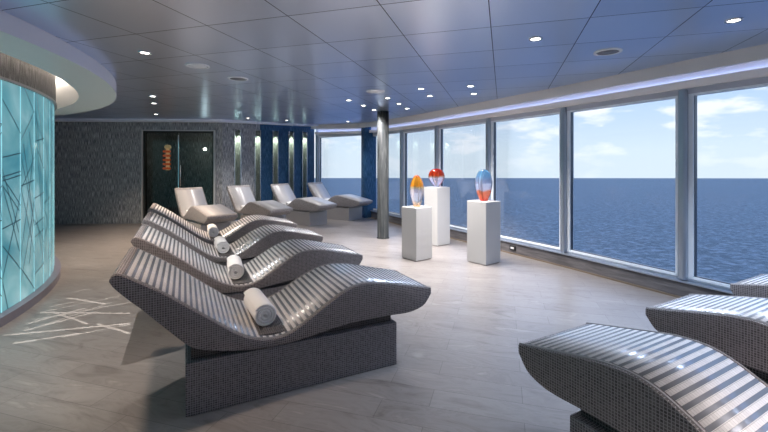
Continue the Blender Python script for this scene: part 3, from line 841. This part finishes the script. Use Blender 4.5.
def round_fitting(name, px, py, r, mi, mo, label, cat):
    x, y, z = ceil_at(px, py)
    T = empty(name, (x, y, z)); tag(T, label, cat)
    ring_mb(r*.8, r, -.012, 0).build('rim', mo, T)
    mb = MB(); mb.lathe([(0, -.007), (r*.8, -.007), (r*.8, 0), (0, 0)], n=32); mb.build('grille', mi, T)
round_fitting('ceiling_speaker', 197.4, 65.5, .125, M['grille'], M['grille'], 'white round ceiling speaker at left, nearest of the flush discs', 'speaker')
round_fitting('ceiling_vent', 238, 78.4, .125, M['darkgrille'], M['grille'], 'round vent with dark centre right of the white speaker', 'vent')
round_fitting('ceiling_speaker', 375.5, 91.1, .14, M['grille'], M['grille'], 'white round ceiling speaker above the dark pillar', 'speaker')
round_fitting('ceiling_vent', 607.8, 51.5, .125, M['darkgrille'], simple('bright_rim', (1, 1, 1), .3), 'round vent with bright rim in the blue ceiling near the windows', 'vent')

# line gobo added to the first downlight, imitates streaks of light on the floor
g = gobo.data; g.energy = 170; g.color = (1, .93, .86); g.spot_size = math.radians(75); g.spot_blend = .5; g.shadow_soft_size = .004; g.use_nodes = True
gobo.parent.location
nt = g.node_tree; em = [n for n in nt.nodes if n.type == 'EMISSION'][0]
tc = N(nt, 'ShaderNodeTexCoord'); sx = N(nt, 'ShaderNodeSeparateXYZ'); L(nt, tc.outputs['Normal'], sx.inputs[0])
zab = N(nt, 'ShaderNodeMath', operation='ABSOLUTE'); L(nt, sx.outputs[2], zab.inputs[0])
dx = N(nt, 'ShaderNodeMath', operation='DIVIDE'); L(nt, sx.outputs[0], dx.inputs[0]); L(nt, zab.outputs[0], dx.inputs[1])
dy = N(nt, 'ShaderNodeMath', operation='DIVIDE'); L(nt, sx.outputs[1], dy.inputs[0]); L(nt, zab.outputs[0], dy.inputs[1])
acc = None
LP = gobo.parent.location
SG = 1.0
def floor_pt(zx, zy):
    px, py = zx/5.4, 280+zy/5.4
    Y = 600/(py-165); return ((px-384)/400*Y - LP[0], Y - LP[1])
def mth(op, a, b=None, c=None):
    n_ = N(nt, 'ShaderNodeMath', operation=op)
    for k_, v_ in enumerate((a, b, c)):
        if v_ is None: continue
        if isinstance(v_, (int, float)): n_.inputs[k_].default_value = v_
        else: L(nt, v_, n_.inputs[k_])
    return n_.outputs[0]
segs = [(260,145,500,95),(330,80,480,45),(360,95,575,130),(210,175,640,85),(270,170,470,237),(130,240,460,150),(150,270,600,120),(215,175,700,180),
        (10,300,700,235),(330,310,700,240),(520,235,700,290),(120,275,520,170),(250,62,560,12),(180,215,700,120),(60,345,420,290)]
for q, (x0, y0, x1, y1) in enumerate(segs):
    A, B = Vector(floor_pt(x0, y0))/LP[2]*SG, Vector(floor_pt(x1, y1))/LP[2]*SG
    c_ = (A+B)/2; h_ = (B-A).length/2; t_ = (B-A).normalized()
    ux = mth('SUBTRACT', dx.outputs[0], c_.x); uy = mth('SUBTRACT', dy.outputs[0], c_.y)
    u_ = mth('MULTIPLY_ADD', ux, t_.x, mth('MULTIPLY', uy, t_.y)); v_ = mth('MULTIPLY_ADD', ux, -t_.y, mth('MULTIPLY', uy, t_.x))
    hit = mth('MULTIPLY', mth('COMPARE', u_, 0.0, h_), mth('COMPARE', v_, 0.0, (.0035, .005, .0065)[q % 3]))
    acc = hit if acc is None else mth('MAXIMUM', acc, hit)
fin = N(nt, 'ShaderNodeMath', operation='MULTIPLY_ADD'); L(nt, acc, fin.inputs[0]); fin.inputs[1].default_value = 1.5; fin.inputs[2].default_value = .45
L(nt, fin.outputs[0], em.inputs['Strength'])

# ---------------------------------------------------------------- sea and sky
mb = MB(); RS = 16000   # the ship sits slightly pitched, so the sea plane is tilted against the deck
pts = [(RS*math.cos(2*PI*i/180), RS*math.sin(2*PI*i/180), -28-RS*math.sin(2*PI*i/180)*.0308) for i in range(180)]
mb.face(pts)
m, nt, b = mat('open_sea')
tc = N(nt, 'ShaderNodeTexCoord')
n1 = N(nt, 'ShaderNodeTexNoise'); n1.inputs['Scale'].default_value = .35; n1.inputs['Detail'].default_value = 10; n1.inputs['Roughness'].default_value = .72; n1.inputs['Distortion'].default_value = .6
L(nt, tc.outputs['Object'], n1.inputs[0])
r = ramp(nt, [(.40, (.036, .066, .090)), (.5, (.078, .125, .150)), (.60, (.21, .26, .30))], n1.outputs[0])
L(nt, r.outputs[0], b.inputs['Base Color']); b.inputs['Roughness'].default_value = .55
b.inputs['Specular IOR Level'].default_value = .35
bp = N(nt, 'ShaderNodeBump'); bp.inputs['Strength'].default_value = .5; bp.inputs['Distance'].default_value = 1.2
L(nt, n1.outputs[0], bp.inputs['Height']); L(nt, bp.outputs[0], b.inputs['Normal'])
o = mb.build('sea', m); tag(o, 'deep blue rippled open sea seen through all the windows', 'sea', kind='stuff')

w = bpy.data.worlds.new('sky'); S.world = w; w.use_nodes = True; nt = w.node_tree; bg = nt.nodes['Background']
tc = N(nt, 'ShaderNodeTexCoord'); sx = N(nt, 'ShaderNodeSeparateXYZ'); L(nt, tc.outputs['Generated'], sx.inputs[0])
base = ramp(nt, [(0.0, (.60, .69, .77)), (.03, (.59, .69, .78)), (.14, (.43, .57, .77)), (.3, (.34, .60, 1.1)), (1, (.25, .55, 1.4))], sx.outputs[2])
mp = N(nt, 'ShaderNodeMapping'); mp.inputs['Scale'].default_value = (3.0, 3.0, 9.0); L(nt, tc.outputs['Generated'], mp.inputs[0])
n = N(nt, 'ShaderNodeTexNoise'); n.inputs['Scale'].default_value = 2.6; n.inputs['Detail'].default_value = 8; n.inputs['Roughness'].default_value = .58; L(nt, mp.outputs[0], n.inputs[0])
cr = ramp(nt, [(.49, (0, 0, 0)), (.60, (1, 1, 1))], n.outputs[0])
ms = ramp(nt, [(.0, (.3, .3, .3)), (.04, (.75, .75, .75)), (.12, (.95, .95, .95))], sx.outputs[2])
mu = N(nt, 'ShaderNodeMix', data_type='RGBA', blend_type='MULTIPLY'); mu.inputs[0].default_value = 1; L(nt, cr.outputs[0], mu.inputs[6]); L(nt, ms.outputs[0], mu.inputs[7])
mx = N(nt, 'ShaderNodeMix', data_type='RGBA'); L(nt, mu.outputs[2], mx.inputs[0]); L(nt, base.outputs[0], mx.inputs[6]); mx.inputs[7].default_value = (.80, .83, .88, 1)
L(nt, mx.outputs[2], bg.inputs[0]); bg.inputs[1].default_value = .70

# ---------------------------------------------------------------- camera
cd = bpy.data.cameras.new('camera'); cd.sensor_width = 36; cd.lens = 400/768*36
cd.shift_y = -(216-165)/768; cd.clip_end = 40000; cd.clip_start = .05
co = bpy.data.objects.new('camera', cd); co.location = (0, 0, 1.5); co.rotation_euler = (PI/2, 0, 0); link(co)
S.camera = co
S.view_settings.view_transform = 'Standard'; S.view_settings.look = 'None'; S.view_settings.gamma = 1; S.view_settings.use_curve_mapping = False
S.view_settings.exposure = 0.95
S.cycles.max_bounces = 7; S.cycles.diffuse_bounces = 4; S.cycles.transparent_max_bounces = 12
S.cycles.use_denoising = True; S.cycles.sample_clamp_indirect = 6
